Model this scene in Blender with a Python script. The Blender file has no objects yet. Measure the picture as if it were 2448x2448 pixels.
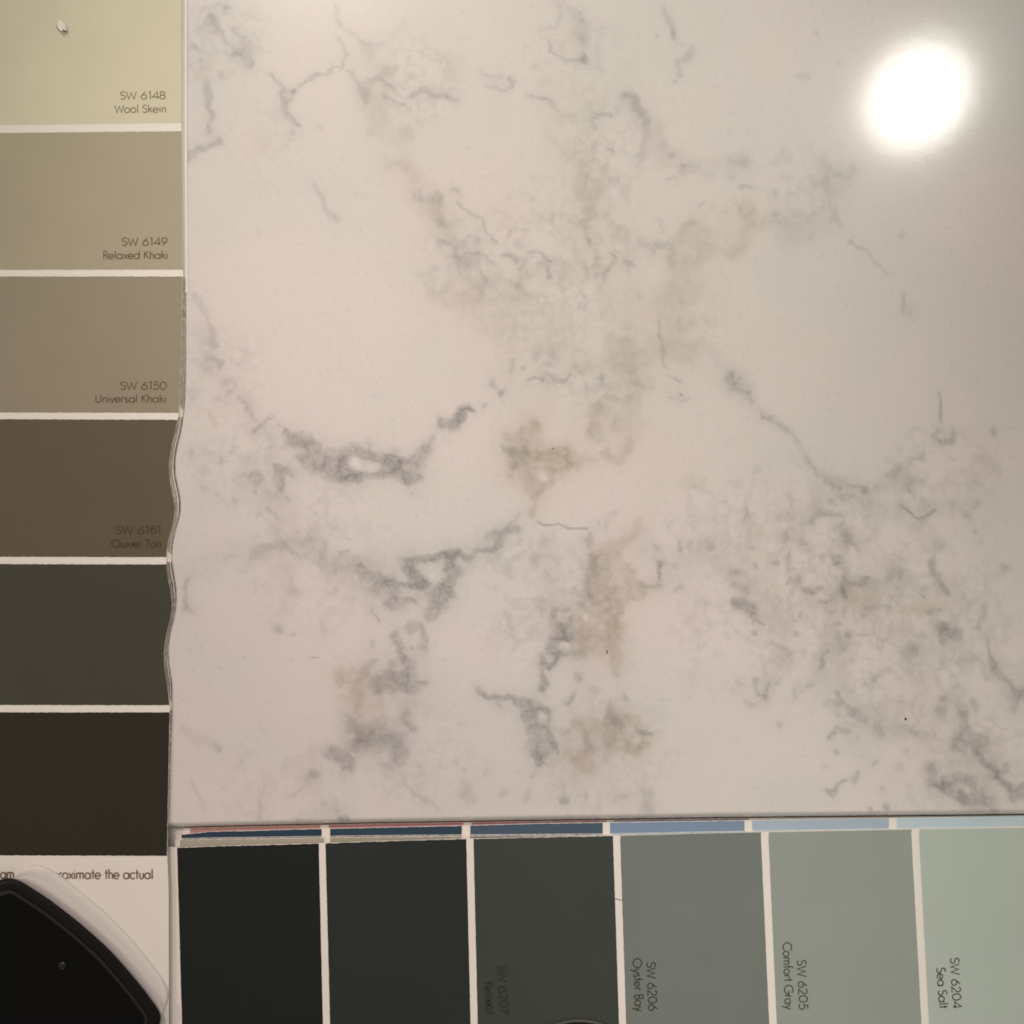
import bpy, bmesh, math, random
import numpy as np
from mathutils import Vector

# ------------------------------------------------------------------ camera, world, lamps, exposure
H = 0.26                    # camera height over the slab's face, metres
S = 0.0000954               # metres per photo pixel on the slab's face
sc = bpy.context.scene
cam_d = bpy.data.cameras.new('camera'); cam = bpy.data.objects.new('camera', cam_d)
sc.collection.objects.link(cam); sc.camera = cam
cam.location = (0, 0, H); cam_d.sensor_width = 36
cam_d.angle = 2*math.atan(1224*S/H); cam_d.clip_start = 0.01; cam_d.clip_end = 20
cam_d.dof.use_dof = False

world = bpy.data.worlds.new('World'); sc.world = world; world.use_nodes = True
bg = world.node_tree.nodes['Background']
bg.inputs['Color'].default_value = (1.0, 0.925, 0.83, 1); bg.inputs['Strength'].default_value = 0.34

def mirror_pos(px, py, lz):
    """where a lamp hangs whose reflection in the slab is seen at this spot of the slab"""
    x, y = (px-1224)*S, (1224-py)*S
    return Vector((x*(1+lz/H), y*(1+lz/H), lz))
def lamp(name, loc, watts, size, color, target=(0, 0, 0)):
    d = bpy.data.lights.new(name, 'AREA'); d.shape = 'DISK'; d.size = size
    d.energy = watts; d.color = color
    o = bpy.data.objects.new(name, d); sc.collection.objects.link(o); o.location = loc
    o.rotation_euler = (Vector(target)-Vector(loc)).to_track_quat('-Z', 'Y').to_euler()
    return o
l1 = lamp('ceiling_lamp', mirror_pos(2196, 230, 1.30), 1.3, 0.162, (1.0, 0.97, 0.90))
l1.data.shape = 'ELLIPSE'; l1.data.size_y = 0.131; l1.rotation_euler = (0, 0, math.radians(48))
def fill_spot(loc, watts, cone, target, color):  # aimed spots; all but the first added to brighten areas, no fixtures seen
    d = bpy.data.lights.new('fill_spot', 'SPOT'); d.energy = watts; d.color = color; d.shadow_soft_size = .03
    d.spot_size = math.radians(cone); d.spot_blend = 1
    o = bpy.data.objects.new('fill_spot', d); sc.collection.objects.link(o); o.location = loc
    o.rotation_euler = (Vector(target)-Vector(loc)).to_track_quat('-Z', 'Y').to_euler()
def spot_at(px, py): return ((px-1224)*S, (1224-py)*S, 0)
T1 = mirror_pos(700, -450, 1.2); T2 = mirror_pos(1400, -450, 1.2); T3 = mirror_pos(-450, 900, 1.2)
fill_spot(T1, 46, 10.5, spot_at(1190, 210), (1.0, 0.91, 0.84))
fill_spot(T1, 17, 9, spot_at(330, 1400), (1.0, 0.75, 0.80))
fill_spot(T1, 10, 9, spot_at(500, 2150), (1.0, 0.74, 0.74))
fill_spot(T2, 19, 8, spot_at(1400, 2300), (1.0, 0.76, 0.84))
fill_spot(T2, 29, 9, spot_at(2250, 2380), (1.0, 0.95, 0.87))
fill_spot(T3, 12, 22, spot_at(250, 850), (1.0, 0.86, 0.62))

sc.view_settings.view_transform = 'Standard'; sc.view_settings.look = 'None'
sc.view_settings.exposure = 0; sc.view_settings.gamma = 1
sc.cycles.use_denoising = True; sc.cycles.filter_width = 1.8

# ------------------------------------------------------------------ helpers
def lin(c):
    return tuple((v/255/12.92 if v/255 <= .04045 else ((v/255+.055)/1.055)**2.4) for v in c)
def P(px, py, z=0.0):
    k = S*(H-z)/H
    return Vector(((px-1224)*k, (1224-py)*k, z))
def link(o): sc.collection.objects.link(o); return o
def thing(name, label, cat, loc=(0, 0, 0), group=None):
    o = link(bpy.data.objects.new(name, None)); o.location = loc; o.empty_display_size = .01
    o['label'] = label; o['category'] = cat
    if group: o['group'] = group
    return o
def obj(name, verts, faces, m, parent=None, smooth=False, label=None):
    me = bpy.data.meshes.new(name)
    off = Vector((0, 0, 0))
    p = parent
    while p is not None: off += p.location; p = p.parent
    me.from_pydata([tuple(Vector(v)-off) for v in verts], [], faces); me.materials.append(m)
    if smooth: me.polygons.foreach_set('use_smooth', [True]*len(me.polygons))
    me.update()
    o = link(bpy.data.objects.new(name, me))
    if parent: o.parent = parent
    if label: o['label'] = label
    return o
def prism(pts, z0, z1, tilt=None):
    """pts in photo pixels, clockwise seen from above -> verts, faces. tilt(px,py) adds height"""
    t = tilt or (lambda x, y: 0)
    n = len(pts)
    top = [P(x, y, z1+t(x, y)) for x, y in pts]
    vs = top + [v-Vector((0, 0, z1-z0)) for v in top]
    fs = [tuple(range(n))[::-1], tuple(range(n, 2*n))]
    fs += [(i, (i+1) % n, n+(i+1) % n, n+i) for i in range(n)]
    me = bpy.data.meshes.new('t'); me.from_pydata(vs, [], fs)
    bm = bmesh.new(); bm.from_mesh(me); bmesh.ops.recalc_face_normals(bm, faces=bm.faces)
    bmesh.ops.triangulate(bm, faces=[f for f in bm.faces if len(f.verts) > 4])
    bm.verts.index_update()
    vs = [v.co.copy() for v in bm.verts]; fs = [tuple(v.index for v in f.verts) for f in bm.faces]
    bm.free(); bpy.data.meshes.remove(me)
    return vs, fs

def mat(name, rgb, rough=.5, spec=.5, var=.05, bump=0.0, bscale=3000, coat=0, coat_r=.1, vscale=60, tint=None):
    m = bpy.data.materials.new(name); m.use_nodes = True
    nt = m.node_tree; b = nt.nodes['Principled BSDF']
    b.inputs['Roughness'].default_value = rough; b.inputs['Specular IOR Level'].default_value = spec
    b.inputs['Coat Weight'].default_value = coat; b.inputs['Coat Roughness'].default_value = coat_r
    tc = nt.nodes.new('ShaderNodeTexCoord')
    nz = nt.nodes.new('ShaderNodeTexNoise'); nz.inputs['Scale'].default_value = vscale; nz.inputs['Detail'].default_value = 5
    nt.links.new(tc.outputs['Object'], nz.inputs['Vector'])
    mx = nt.nodes.new('ShaderNodeMix'); mx.data_type = 'RGBA'
    c = lin(rgb); t = tint or (1, 1, 1)
    mx.inputs['A'].default_value = tuple(v*(1-var*2*q) for v, q in zip(c, (1, 1, 1)))+(1,)
    mx.inputs['B'].default_value = tuple(min(1, v*(1+var*2)*q) for v, q in zip(c, t))+(1,)
    nt.links.new(nz.outputs['Fac'], mx.inputs['Factor'])
    nt.links.new(mx.outputs['Result'], b.inputs['Base Color'])
    if bump:
        n2 = nt.nodes.new('ShaderNodeTexNoise'); n2.inputs['Scale'].default_value = bscale; n2.inputs['Detail'].default_value = 3
        nt.links.new(tc.outputs['Object'], n2.inputs['Vector'])
        bp = nt.nodes.new('ShaderNodeBump'); bp.inputs['Strength'].default_value = bump; bp.inputs['Distance'].default_value = 0.0001
        nt.links.new(n2.outputs['Fac'], bp.inputs['Height']); nt.links.new(bp.outputs['Normal'], b.inputs['Normal'])
    return m

# ------------------------------------------------------------------ numpy noise for the slab's veins
rng = np.random.default_rng(7)
def vnoise(x, y, scale, seed):
    r = np.random.default_rng(seed); g = r.random((512, 512))
    u, v = x/scale+100.3, y/scale+100.7
    i, j = np.floor(u).astype(int), np.floor(v).astype(int); fu, fv = u-i, v-j
    fu, fv = fu*fu*fu*(fu*(fu*6-15)+10), fv*fv*fv*(fv*(fv*6-15)+10)
    i %= 512; j %= 512; i1, j1 = (i+1) % 512, (j+1) % 512
    return (g[i, j]*(1-fu)+g[i1, j]*fu)*(1-fv)+(g[i, j1]*(1-fu)+g[i1, j1]*fu)*fv
def fbm(x, y, scale, seed, octs=4):
    t = 0; a = 1; n = 0
    for k in range(octs):
        t = t+a*vnoise(x, y, scale/2**k, seed+k); n += a; a *= .55
    return t/n
def cells(x, y, scale, seed):
    """distance from the seam between neighbouring pebbles, 0 on the seam"""
    r = np.random.default_rng(seed); gx, gy = r.random((256, 256)), r.random((256, 256))
    u, v = x/scale+20, y/scale+20
    i, j = np.floor(u).astype(int), np.floor(v).astype(int)
    d1 = np.full(x.shape, 9.); d2 = np.full(x.shape, 9.)
    for a in (-1, 0, 1):
        for b in (-1, 0, 1):
            ii, jj = i+a, j+b
            d = np.hypot(ii+gx[ii % 256, jj % 256]-u, jj+gy[ii % 256, jj % 256]-v)
            n2 = np.minimum(np.maximum(d1, d), d2); d1 = np.minimum(d1, d); d2 = n2
    return d2-d1
def sstep(a, b, x):
    t = np.clip((x-a)/(b-a), 0, 1); return t*t*(3-2*t)

VEINS = """Z
t.16 2448,629 2658,1154 2903,1469 3147,1819 3357,1958 3707,2098 w105
t.14 3882,629 3882,1224 3917,1679 4127,1958 4197,2378 4057,2728 w119
t.18 4826,1469 4546,1644 4406,1958 4441,2238 4127,2448 w140
g.14 4127,664 4371,1014 4686,1119 4896,1049 w70
g.15 4651,2273 4826,2518 5036,2728 5246,2903 5456,3147 5735,3252 5945,3147 w28
g.3 4809,2490 4896,2570 w49
g.14 5456,3217 5735,3357 6085,3392 6295,3287 w70
g.14 4197,3532 4406,3777 4721,3567 5001,4022 5176,4337 5036,4546 w84
t.14 5456,3672 5665,4022 6015,4197 5945,4546 w140
g.16 5561,3847 5456,4371 5665,4721 6085,4896 6470,5001 w77
g.13 1329,2238 1469,2588 1819,2903 2098,3008 w77
g.15 1644,3147 1888,3497 2238,3707 2448,3777 w105
g.12 1224,3777 1469,3637 1819,3602 w84
t.14 3357,2168 3357,2448 3497,2658 3427,2868 w105
g.16 5561,1154 5456,1399 5246,1539 w91
g.14 3008,1644 3078,1888 3217,2063 w140
g.13 2413,3777 2238,3707 2098,3672 w63
A
g.35 290,110 350,220 385,300 w18
g.3 230,60 340,30 400,60 w18
g.5 430,185 480,215 500,240 w16
g.5 490,290 480,340 440,350 w20
g.55 500,380 550,440 w24
g.35 375,70 w22
g.3 425,65 w16
g.4 290,105 w16
g.3 240,190 w50
g.4 545,435 w28
g.5 200,380 w22
g.3 220,450 w16
g.4 355,475 w18
g.45 245,560 270,620 260,690 300,740 305,780 275,850 w22
g.4 300,775 w12
g.5 330,930 270,950 200,975 140,1040 w22
g.5 700,480 740,550 780,600 830,620 w14
g.55 750,610 785,680 790,740 820,800 870,830 w22
g.5 830,600 825,650 800,690 w14
g.3 820,870 w26
g.45 860,570 930,515 1050,495 1090,430 1150,440 1180,360 w17
g.35 1130,60 1140,110 1150,160 w18
g.3 1120,240 1140,290 1170,350 w16
g.25 1180,190 1240,225 1290,290 w18
g.28 1320,330 w45
g.25 1400,290 w26
g.4 1180,470 1240,500 1270,560 1300,640 1310,680 w20
g.35 1310,600 w40
g.3 1270,540 1360,520 1420,480 1510,450 w22
g.45 1400,530 1490,580 w14
g.35 1440,650 1500,680 1590,720 w15
g.4 1590,640 1700,600 1740,625 1840,620 1910,655 w22
g.35 1840,620 w18
t.25 1350,770 w26
t.2 1440,770 w40
t.25 1560,840 w40
t.25 1580,900 w36
t.2 1340,860 w26
t.2 1000,835 w30
g.35 970,1220 1020,1300 1040,1380 1100,1450 w20
t.3 1440,1080 1530,1070 1600,1120 1650,1190 w30
g.45 1670,1310 w34
g.4 1760,1300 1800,1310 w30
t.45 1770,1340 1760,1400 1800,1480 1820,1510 w38
g.35 1800,1460 w30
g.3 1890,1270 w22
g.3 1780,1580 1860,1610 1900,1650 w14
g.3 600,680 w8
g.3 1250,1265 w10
g.4 1750,1125 w10
g.25 600,1525 w12
B
g.22 900,20 960,30 1020,70 1060,120 1090,250 w45
g.25 930,100 900,190 800,180 w18
g.4 1070,75 w18
g.3 1070,135 w20
g.3 800,240 w18
g.25 730,310 w18
g.4 860,265 870,325 970,370 1040,390 w12
g.7 1085,385 w26
g.25 1070,230 1100,280 w20
g.3 440,490 490,510 530,500 560,520 w16
g.4 450,580 540,590 610,570 620,530 w16
g.4 700,630 750,635 810,650 860,680 w15
t.35 880,710 930,745 1000,760 1020,800 w20
g.4 1120,790 1150,820 w16
g.35 1120,780 1180,760 1270,770 w18
g.2 770,430 w22
g.15 850,540 w45
g.5 1245,990 1290,990 w13
g.25 1190,950 1150,990 w14
g.4 1340,640 1400,640 1440,700 1470,760 1510,840 1500,900 1490,960 w24
g.3 1430,710 w32
t.2 1600,830 w40
g.25 1630,940 w30
g.45 1690,1015 w17
g.3 1720,1080 1800,1090 1860,1100 w14
g.4 1800,1090 w14
g.25 1750,1120 w45
g.3 1650,1180 1710,1180 w18
g.4 1620,60 1660,150 1690,250 w14
g.4 1680,210 1690,240 w14
g.2 1690,260 1760,300 w12
g.45 1820,340 1800,370 1750,400 w18
g.35 1710,400 1715,480 w14
g.35 1690,540 w20
g.25 1565,240 w12
t.5 1100,1180 1060,1240 1110,1330 1140,1390 w38
t.35 1170,1200 1180,1270 1150,1330 w26
t.2 1030,1320 w30
t.35 1110,1400 1110,1520 1140,1600 1180,1700 w28
g.4 1140,1600 w20
g.4 1180,1700 w18
t.35 1190,1420 1240,1450 1300,1510 1380,1550 w22
g.25 1370,1230 1370,1300 w24
g.25 1270,1190 1330,1190 w20
g.3 260,1260 w20
g.4 260,1340 340,1420 420,1440 440,1520 500,1600 w15
g.45 250,1700 330,1690 400,1680 w24
g.35 330,1750 w26
g.3 290,1800 260,1760 w16
g.4 400,1740 420,1830 430,1850 w18
g.35 450,1700 480,1750 w16
g.35 370,1880 w18
g.25 130,1770 w26
g.25 400,1600 w28
g.3 640,1620 w20
g.45 560,1700 590,1700 640,1730 w16
g.45 715,1665 760,1665 820,1690 850,1730 w15
g.4 850,1730 835,1790 860,1830 w15
g.3 675,1780 w16
g.3 720,1820 w20
g.35 650,1890 w18
g.25 970,1780 w20
g.35 1055,1790 w12
g.35 1450,1600 1500,1620 1540,1650 w18
g.45 1580,1610 1640,1610 1680,1660 1680,1720 w20
g.25 1580,1450 1600,1520 w16
t.5 1820,1470 1760,1520 w30
t.38 1740,1560 1830,1620 1900,1560 1880,1700 1780,1720 w60
t.3 1760,1780 1700,1880 1650,1930 w70
g.35 1280,1680 1290,1710 1250,1780 1240,1850 w15
g.35 1360,1720 1420,1740 w16
g.2 1840,1370 1880,1350 w26
g.8 1205,1605 w5
g.8 1685,737 w4
g.6 1800,1800 w4
g.7 1787,1828 w5
C
g.2 560,210 580,250 w12
g.25 690,420 w14
g.25 440,500 510,515 w14
g.3 0,1060 100,1070 w28
g.35 10,1170 w20
g.35 60,1240 140,1250 w16
g.3 300,1280 w22
g.2 400,1275 w18
g.2 330,1000 280,1080 w28
g.3 600,1040 630,1100 620,1180 w24
g.35 800,1100 780,1170 700,1150 w22
g.3 620,1200 650,1380 720,1480 w20
g.2 560,1240 w50
t.5 110,1400 130,1500 60,1600 0,1680 w50
g.5 200,1460 w16
g.4 300,1420 w22
g.25 250,1465 300,1465 w14
g.25 520,1570 w16
g.3 780,1600 850,1630 920,1670 980,1740 w18
g.3 1135,1555 w22
g.25 1020,1790 w18
g.5 1220,1863 w8
D
g.25 170,20 230,90 260,180 290,270 330,360 w24
g.35 290,420 340,460 w28
g.25 280,500 w20
g.25 380,580 w55
g.3 410,640 400,680 w18
g.4 340,700 w18
g.3 460,690 510,760 560,830 w18
t.3 290,790 310,860 w18
g.4 700,820 630,860 580,915 w16
g.3 580,915 w16
g.4 730,885 w16
g.35 770,920 820,970 w16
g.35 820,970 w14
g.6 840,990 920,1000 950,1050 880,1090 960,1140 1050,1180 1150,1210 1250,1210 w42
g.45 1050,1060 1150,1080 1200,1060 1280,1050 w38
g.5 1000,1100 1130,1120 1180,1110 w40
g.45 1150,1150 1180,1200 w45
g.5 1330,1070 1400,1090 1490,1130 1590,1120 1660,1060 1700,1030 w36
g.5 1480,1120 1590,1180 1640,1200 w65
g.5 1590,1230 w35
g.45 1280,1200 1390,1200 1500,1190 w24
g.2 1340,990 1350,1050 w16
g.45 560,1220 610,1200 630,1240 600,1260 w22
g.5 730,1140 w18
g.5 760,1180 740,1240 740,1290 w32
g.4 790,1170 830,1200 w22
g.2 590,1130 w20
g.2 500,1210 w16
g.35 590,1315 w10
g.25 780,1350 w26
t.2 670,1330 w30
g.3 1700,1040 1750,950 w16
g.3 145,1060 w26
t.2 190,1020 230,1030 w16
g.2 235,1160 w30
g.2 330,1320 w22
g.3 435,1385 w20
g.15 250,1290 w26
g.25 660,1430 730,1500 w14
g.35 1620,1320 w14
g.2 975,1455 w14
g.25 560,1730 620,1680 680,1660 w22
g.4 780,1640 830,1700 w28
g.4 860,1575 w10
g.2 930,1570 940,1610 w12
g.35 990,1740 1000,1700 w16
g.35 1150,1720 1200,1690 w14
g.25 380,1730 430,1730 w14
g.25 720,1870 w14
g.2 520,1840 w22
h1 1240,1125 w48
h.6 1330,1155 w40
E
g.6 150,880 240,870 270,830 290,770 350,775 w26
g.4 190,880 w30
g.25 620,450 610,540 w18
g.35 500,590 560,640 w20
g.5 550,655 w28
g.4 440,745 w18
g.2 600,310 w16
g.2 690,310 w26
g.25 590,200 w18
g.2 700,130 w12
g.4 365,130 w8
g.2 790,350 760,430 w22
g.25 870,390 w26
g.2 860,470 w22
g.25 700,500 w14
g.35 740,590 770,570 820,590 w16
g.4 820,592 w16
g.3 860,550 910,590 960,580 1000,540 w15
g.2 1040,490 1080,550 w16
t.25 370,20 w55
t.6 620,950 680,930 740,870 w40
t.5 710,960 700,1020 w35
g.35 560,1020 640,1060 700,1060 w30
t.6 640,1100 800,1080 900,1090 1000,1100 w58
t.5 960,1080 1000,1130 w40
t.5 640,1150 720,1180 760,1250 w50
g.4 630,1150 w28
t.5 880,1180 860,1260 800,1330 w26
t.55 780,1330 790,1390 750,1450 w30
g.3 620,1230 w20
h.8 830,1210 w36
g.65 790,1515 830,1535 930,1525 990,1555 1120,1555 w9
g.65 640,1560 580,1580 540,1640 490,1690 430,1690 w26
g.5 450,1610 520,1590 w28
g.5 400,1680 340,1740 250,1720 w24
g.25 610,1530 660,1460 w14
g.4 1140,1600 1110,1650 w24
g.25 830,1650 w30
g.25 670,1630 w18
g.25 1190,1510 w20
g.2 1300,1450 1250,1500 1240,1570 w16
g.45 1210,560 w18
t.35 1380,330 1400,480 1430,600 w38
t.4 1160,740 1250,700 1370,700 w32
t.5 1180,760 1170,900 w50
t.3 1290,880 w40
g.4 1200,980 w18
t.45 1230,1070 1310,1120 1370,1050 1390,980 w28
t.2 1430,700 w30
t.2 1400,880 w120
t.2 1080,1080 1160,1110 w24
h1 1190,1030 w24
g.25 1590,180 1590,300 w14
g.25 1600,330 1620,480 w14
g.25 1700,190 1720,180 w22
t.3 1640,340 1780,400 w60
t.25 1800,490 w18
g.25 1640,560 1730,570 w12
g.5 1725,660 w20
g.3 1650,690 w14
g.2 1660,700 1740,710 1800,700 w12
g.8 890,1028 w6
g.7 797,1107 w5
g.7 900,1176 w5
g.6 940,1183 w5
g.7 260,1707 w6
g.8 570,645 w4
t.35 1440,1490 1440,1580 1390,1640 1320,1690 w32
g.35 1560,1690 w18
g.2 1470,1710 w16
g.35 1720,1640 1725,1720 w14
g.4 1600,1780 1590,1900 w18
g.3 1700,1810 w28
g.3 1910,1670 w30
g.25 840,1860 w26
t.35 680,1050 900,1120 w90
t.3 720,1200 w75
F
g.45 0,540 20,590 w30
g.45 20,590 60,560 w18
g.4 30,630 100,660 120,720 w18
g.5 100,660 w14
g.5 190,800 w14
g.4 200,820 240,830 w18
g.35 270,850 320,880 350,910 w12
g.15 350,920 450,1000 w10
g.3 500,1090 550,1140 560,1190 w20
g.35 620,1240 710,1280 w18
g.3 710,1275 w14
g.6 870,1305 w24
g.25 780,1270 860,1290 w12
g.3 960,1290 w24
g.35 930,1380 w18
g.3 870,1340 870,1390 w10
g.2 700,1350 820,1340 w20
g.25 650,1370 w20
g.3 1140,20 1150,110 w16
t.3 1180,120 w22
g.6 1240,207 w6
g.4 1370,670 1390,760 1400,850 w17
g.45 1390,920 1350,950 1400,990 1470,980 1480,930 w18
g.45 1430,980 w20
g.3 1250,1075 w22
g.3 1740,920 w22
t.2 1640,1090 w36
g.4 1120,1150 1090,1200 1020,1210 w22
g.2 1180,1230 w30
g.3 1180,1300 w16
g.4 1115,1295 w8
g.45 1130,1400 1180,1450 1240,1480 1290,1465 1340,1440 w17
g.4 1470,1400 w16
g.35 1560,1470 w28
g.3 1610,1400 w30
g.35 1600,1580 w18
g.35 520,1490 590,1450 700,1450 w20
g.35 720,1520 w18
g.35 740,1590 800,1630 850,1700 w25
g.35 710,1760 w30
g.4 465,1650 w26
g.2 160,1150 w28
g.25 110,1420 90,1520 w20
g.2 330,1600 w45
g.15 480,1500 w45
g.2 310,1480 w30
g.2 1360,1670 w30
g.3 1800,1810 w26
g.25 1640,1640 w18
G
g.55 1280,160 1310,190 1380,220 1420,280 w34
g.5 1430,290 1500,320 1480,380 w58
g.6 1480,270 1600,270 1690,280 w28
g.6 1600,130 1640,220 1690,270 w42
g.65 1600,120 1720,100 1800,70 1900,60 w36
g.6 1860,110 1880,190 1840,280 1850,340 w40
g.55 1780,340 1790,420 1740,480 w46
g.5 1500,370 1630,370 w22
g.4 1440,380 1490,420 w18
g.4 1340,430 1350,450 1380,510 w13
g.35 1600,560 1680,540 1710,620 1700,680 w28
g.4 1670,670 w26
g.55 1500,600 1530,680 1530,700 w34
g.4 1600,680 w14
g.5 1540,750 1600,790 1590,850 1500,860 1460,830 w38
g.55 1560,880 1600,960 1640,970 w34
g.5 1700,920 1640,940 w24
t.5 1170,900 1300,900 1400,920 1500,930 w55
t.45 1240,960 1260,1040 w50
g.35 1350,770 1310,830 w30
g.4 1390,960 w45
t.45 1400,1000 1420,1100 1430,1200 w28
t.35 1290,1040 1280,1100 w35
g.4 1590,1090 1560,1170 1610,1220 w27
g.4 1220,1150 1240,1200 1300,1260 1340,1260 w38
t.35 1240,1180 1290,1240 w50
g.4 1300,1310 1420,1290 1500,1280 1560,1350 1540,1400 w46
g.5 1080,1380 1150,1410 1200,1440 1190,1470 w36
g.45 1250,1350 w40
g.35 1420,1450 1470,1470 w16
g.3 1500,1420 1460,1470 w20
g.5 960,1520 w24
t.3 940,1550 920,1590 870,1650 810,1690 w18
g.4 870,1810 w14
g.5 1150,1810 1200,1810 w25
g.3 1120,1760 w20
g.2 1030,1720 w22
g.2 1530,1510 1610,1610 1700,1680 1800,1750 w13
g.3 1635,1650 w18
g.25 1720,1690 w24
g.45 1675,1470 w15
g.35 1915,1440 w16
g.3 150,240 120,310 120,420 w18
t.35 140,430 w28
g.35 720,555 w24
g.3 820,610 w12
g.15 1030,550 w36
g.3 1215,810 w10
g.2 330,820 w14
g.2 1350,640 1360,680 w18
g.5 935,752 1000,747 w5
g.15 90,1220 200,1290 330,1350 w25
g.2 330,1350 w20
g.2 640,1600 620,1700 615,1800 w14
g.15 160,1560 240,1750 w16
g.2 510,1450 w16
g.9 510,753 w5
g.6 565,905 w6
g.6 938,480 w4
g.7 1766,664 w4
h1 1750,215 w58
h.7 1450,1400 w50
h.7 1510,1090 w45
t.3 1250,950 1300,1100 1280,1250 w100
g.3 1480,880 1580,900 w80
g.3 1350,1330 1480,1340 w75
H
g.3 890,430 980,430 w18
g.45 890,450 900,520 940,540 w34
g.7 960,585 970,620 w44
g.6 910,640 890,700 910,740 w28
g.65 920,770 870,820 820,800 w20
g.55 820,760 820,850 830,920 810,960 w22
g.35 960,740 1050,740 w35
g.4 1150,100 1110,230 1130,330 w33
t.45 1250,80 1200,200 1220,330 w70
t.55 1380,180 1400,270 1470,290 w38
t.45 1340,330 1440,350 1500,310 w35
g.4 1520,290 1590,290 w18
g.35 1590,120 1600,210 1580,280 w19
g.35 1720,280 1680,300 w14
g.35 1060,390 1120,420 w22
t.45 1180,370 1220,420 w50
t.55 1300,430 1290,500 1280,620 w45
t.5 1100,560 1100,680 1180,690 1240,640 w66
g.45 1000,480 w18
t.35 1260,700 1310,760 w45
g.3 1310,860 w32
h.8 1120,480 w36
h.5 1200,540 w30
h1 968,685 w34
g.45 1050,900 w26
t.4 1160,970 w50
g.35 1010,1010 980,1040 w26
g.3 1360,1020 w20
g.3 1260,1060 1260,1110 w16
g.6 390,965 440,1000 520,1010 610,1020 700,1040 780,1070 830,1100 w24
g.4 520,1040 540,1060 w20
g.5 700,1060 720,1110 w34
g.4 850,1110 850,1170 820,1220 w14
g.55 720,1120 730,1200 780,1230 w36
g.55 850,1260 890,1330 w26
g.45 780,1290 800,1350 830,1380 w56
g.6 790,1390 820,1450 w30
g.4 920,1370 w20
g.35 760,1540 w16
h.9 797,1150 w28
g.45 1270,1150 w40
g.4 1330,1180 w28
t.45 1300,1120 1430,1150 w35
t.5 1020,1200 1150,1210 1250,1220 1350,1260 1400,1340 w50
g.5 1440,1210 1540,1250 w18
t.5 1500,1250 1490,1320 1430,1370 1280,1330 w30
g.3 1250,1300 w30
t.3 980,1250 w36
t.5 1000,1390 1100,1390 w40
t.5 1070,1430 1110,1480 w50
g.3 1110,1290 1150,1370 w20
h.7 1440,1285 w36
t.35 320,1600 300,1670 370,1690 w38
g.35 570,1640 w28
g.25 250,1430 w14
g.3 320,1495 w14
g.15 455,1490 w30
g.2 650,1500 w16
g.25 720,1650 690,1700 w20
g.45 950,1690 w34
g.3 1100,1670 w20
g.2 1310,1680 w22
g.35 1530,1640 1520,1730 w40
g.9 1197,1042 w6
g.8 1343,1750 w6
g.7 1340,1246 w5
g.7 805,957 w4
g.5 1320,795 w6
t.4 1220,120 1220,350 1150,500 1150,650 w100
t.4 1280,380 1300,560 1290,760 w55
t.35 1150,1250 1350,1230 1430,1300 w85
t.3 1060,1400 w75
I
g.35 0,210 50,200 w20
g.35 30,270 70,290 w26
g.3 140,30 w16
g.45 300,125 w20
g.35 375,75 385,130 w16
g.3 165,155 w20
g.4 380,245 420,245 w24
g.25 225,320 w26
g.25 290,390 w36
g.5 20,370 70,400 130,430 150,500 200,530 w24
g.4 150,580 w30
g.4 500,310 540,315 590,290 w20
g.3 540,325 w20
g.35 580,370 620,390 w16
g.4 470,480 w20
g.3 405,515 435,512 w12
g.3 550,560 w18
g.3 430,605 w20
g.35 710,90 705,130 w22
g.4 745,240 760,270 840,280 890,240 w24
g.5 750,330 w22
t.35 740,290 740,400 740,460 w26
t.22 820,330 870,350 w60
t.28 910,400 w40
g.25 660,545 720,540 w26
g.45 710,600 w18
g.45 775,590 w20
g.25 830,600 930,605 w14
g.35 250,650 300,680 350,700 w22
g.25 370,740 w45
g.2 490,725 w20
g.5 650,700 610,750 605,820 w17
g.35 740,700 w24
g.4 740,780 w14
g.2 800,765 w22
g.35 155,890 155,950 180,990 230,1000 w22
g.45 235,1010 w30
g.35 240,920 240,1000 w20
g.25 300,920 w18
g.3 440,950 430,1000 w16
g.35 520,930 w18
g.25 80,1050 160,1060 w20
g.2 40,930 w22
g.4 700,980 715,1030 740,1060 w15
g.3 630,1040 660,1060 720,1070 w20
g.5 790,1100 840,1120 870,1170 w20
g.25 700,1140 w18
g.3 330,1180 w20
g.4 660,1270 690,1230 770,1225 w17
g.25 830,1280 w20
g.4 960,1200 990,1250 w22
g.3 1140,1220 1230,1260 w25
g.3 1225,1255 w18
g.4 690,1360 w14
g.25 1160,1370 w18
g.25 940,1450 w18
g.2 1110,1470 w22
g.25 610,1470 650,1465 w12
g.35 840,1520 820,1560 w25
g.45 750,1570 700,1600 660,1660 630,1640 w17
g.3 1000,1630 w22
g.5 1120,180 1130,230 w26
g.3 1050,210 w45
g.3 1100,290 w26
g.45 1320,130 1330,180 1350,210 w20
g.5 1390,270 1440,310 w20
g.3 1350,230 1390,270 w14
g.4 1260,330 1275,355 w14
t.25 1200,290 w30
t.3 1060,350 1130,400 1250,450 1350,440 1380,430 w30
g.35 1320,455 w20
g.4 1375,430 w18
g.5 1390,550 w30
g.5 1400,540 1430,580 1500,600 w28
g.45 1410,610 1400,650 w27
g.45 1150,710 w45
g.3 1210,690 w36
g.4 1385,785 w8
g.2 1000,850 930,900 w26
g.35 1680,400 1670,480 1650,540 w24
g.4 1700,640 1700,740 1740,810 w17
g.4 1740,810 1800,890 1860,960 w23
g.6 1870,980 1932,1000 1990,1030 w42
g.3 1870,1030 1860,1090 w25
g.35 1625,770 w14
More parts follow.
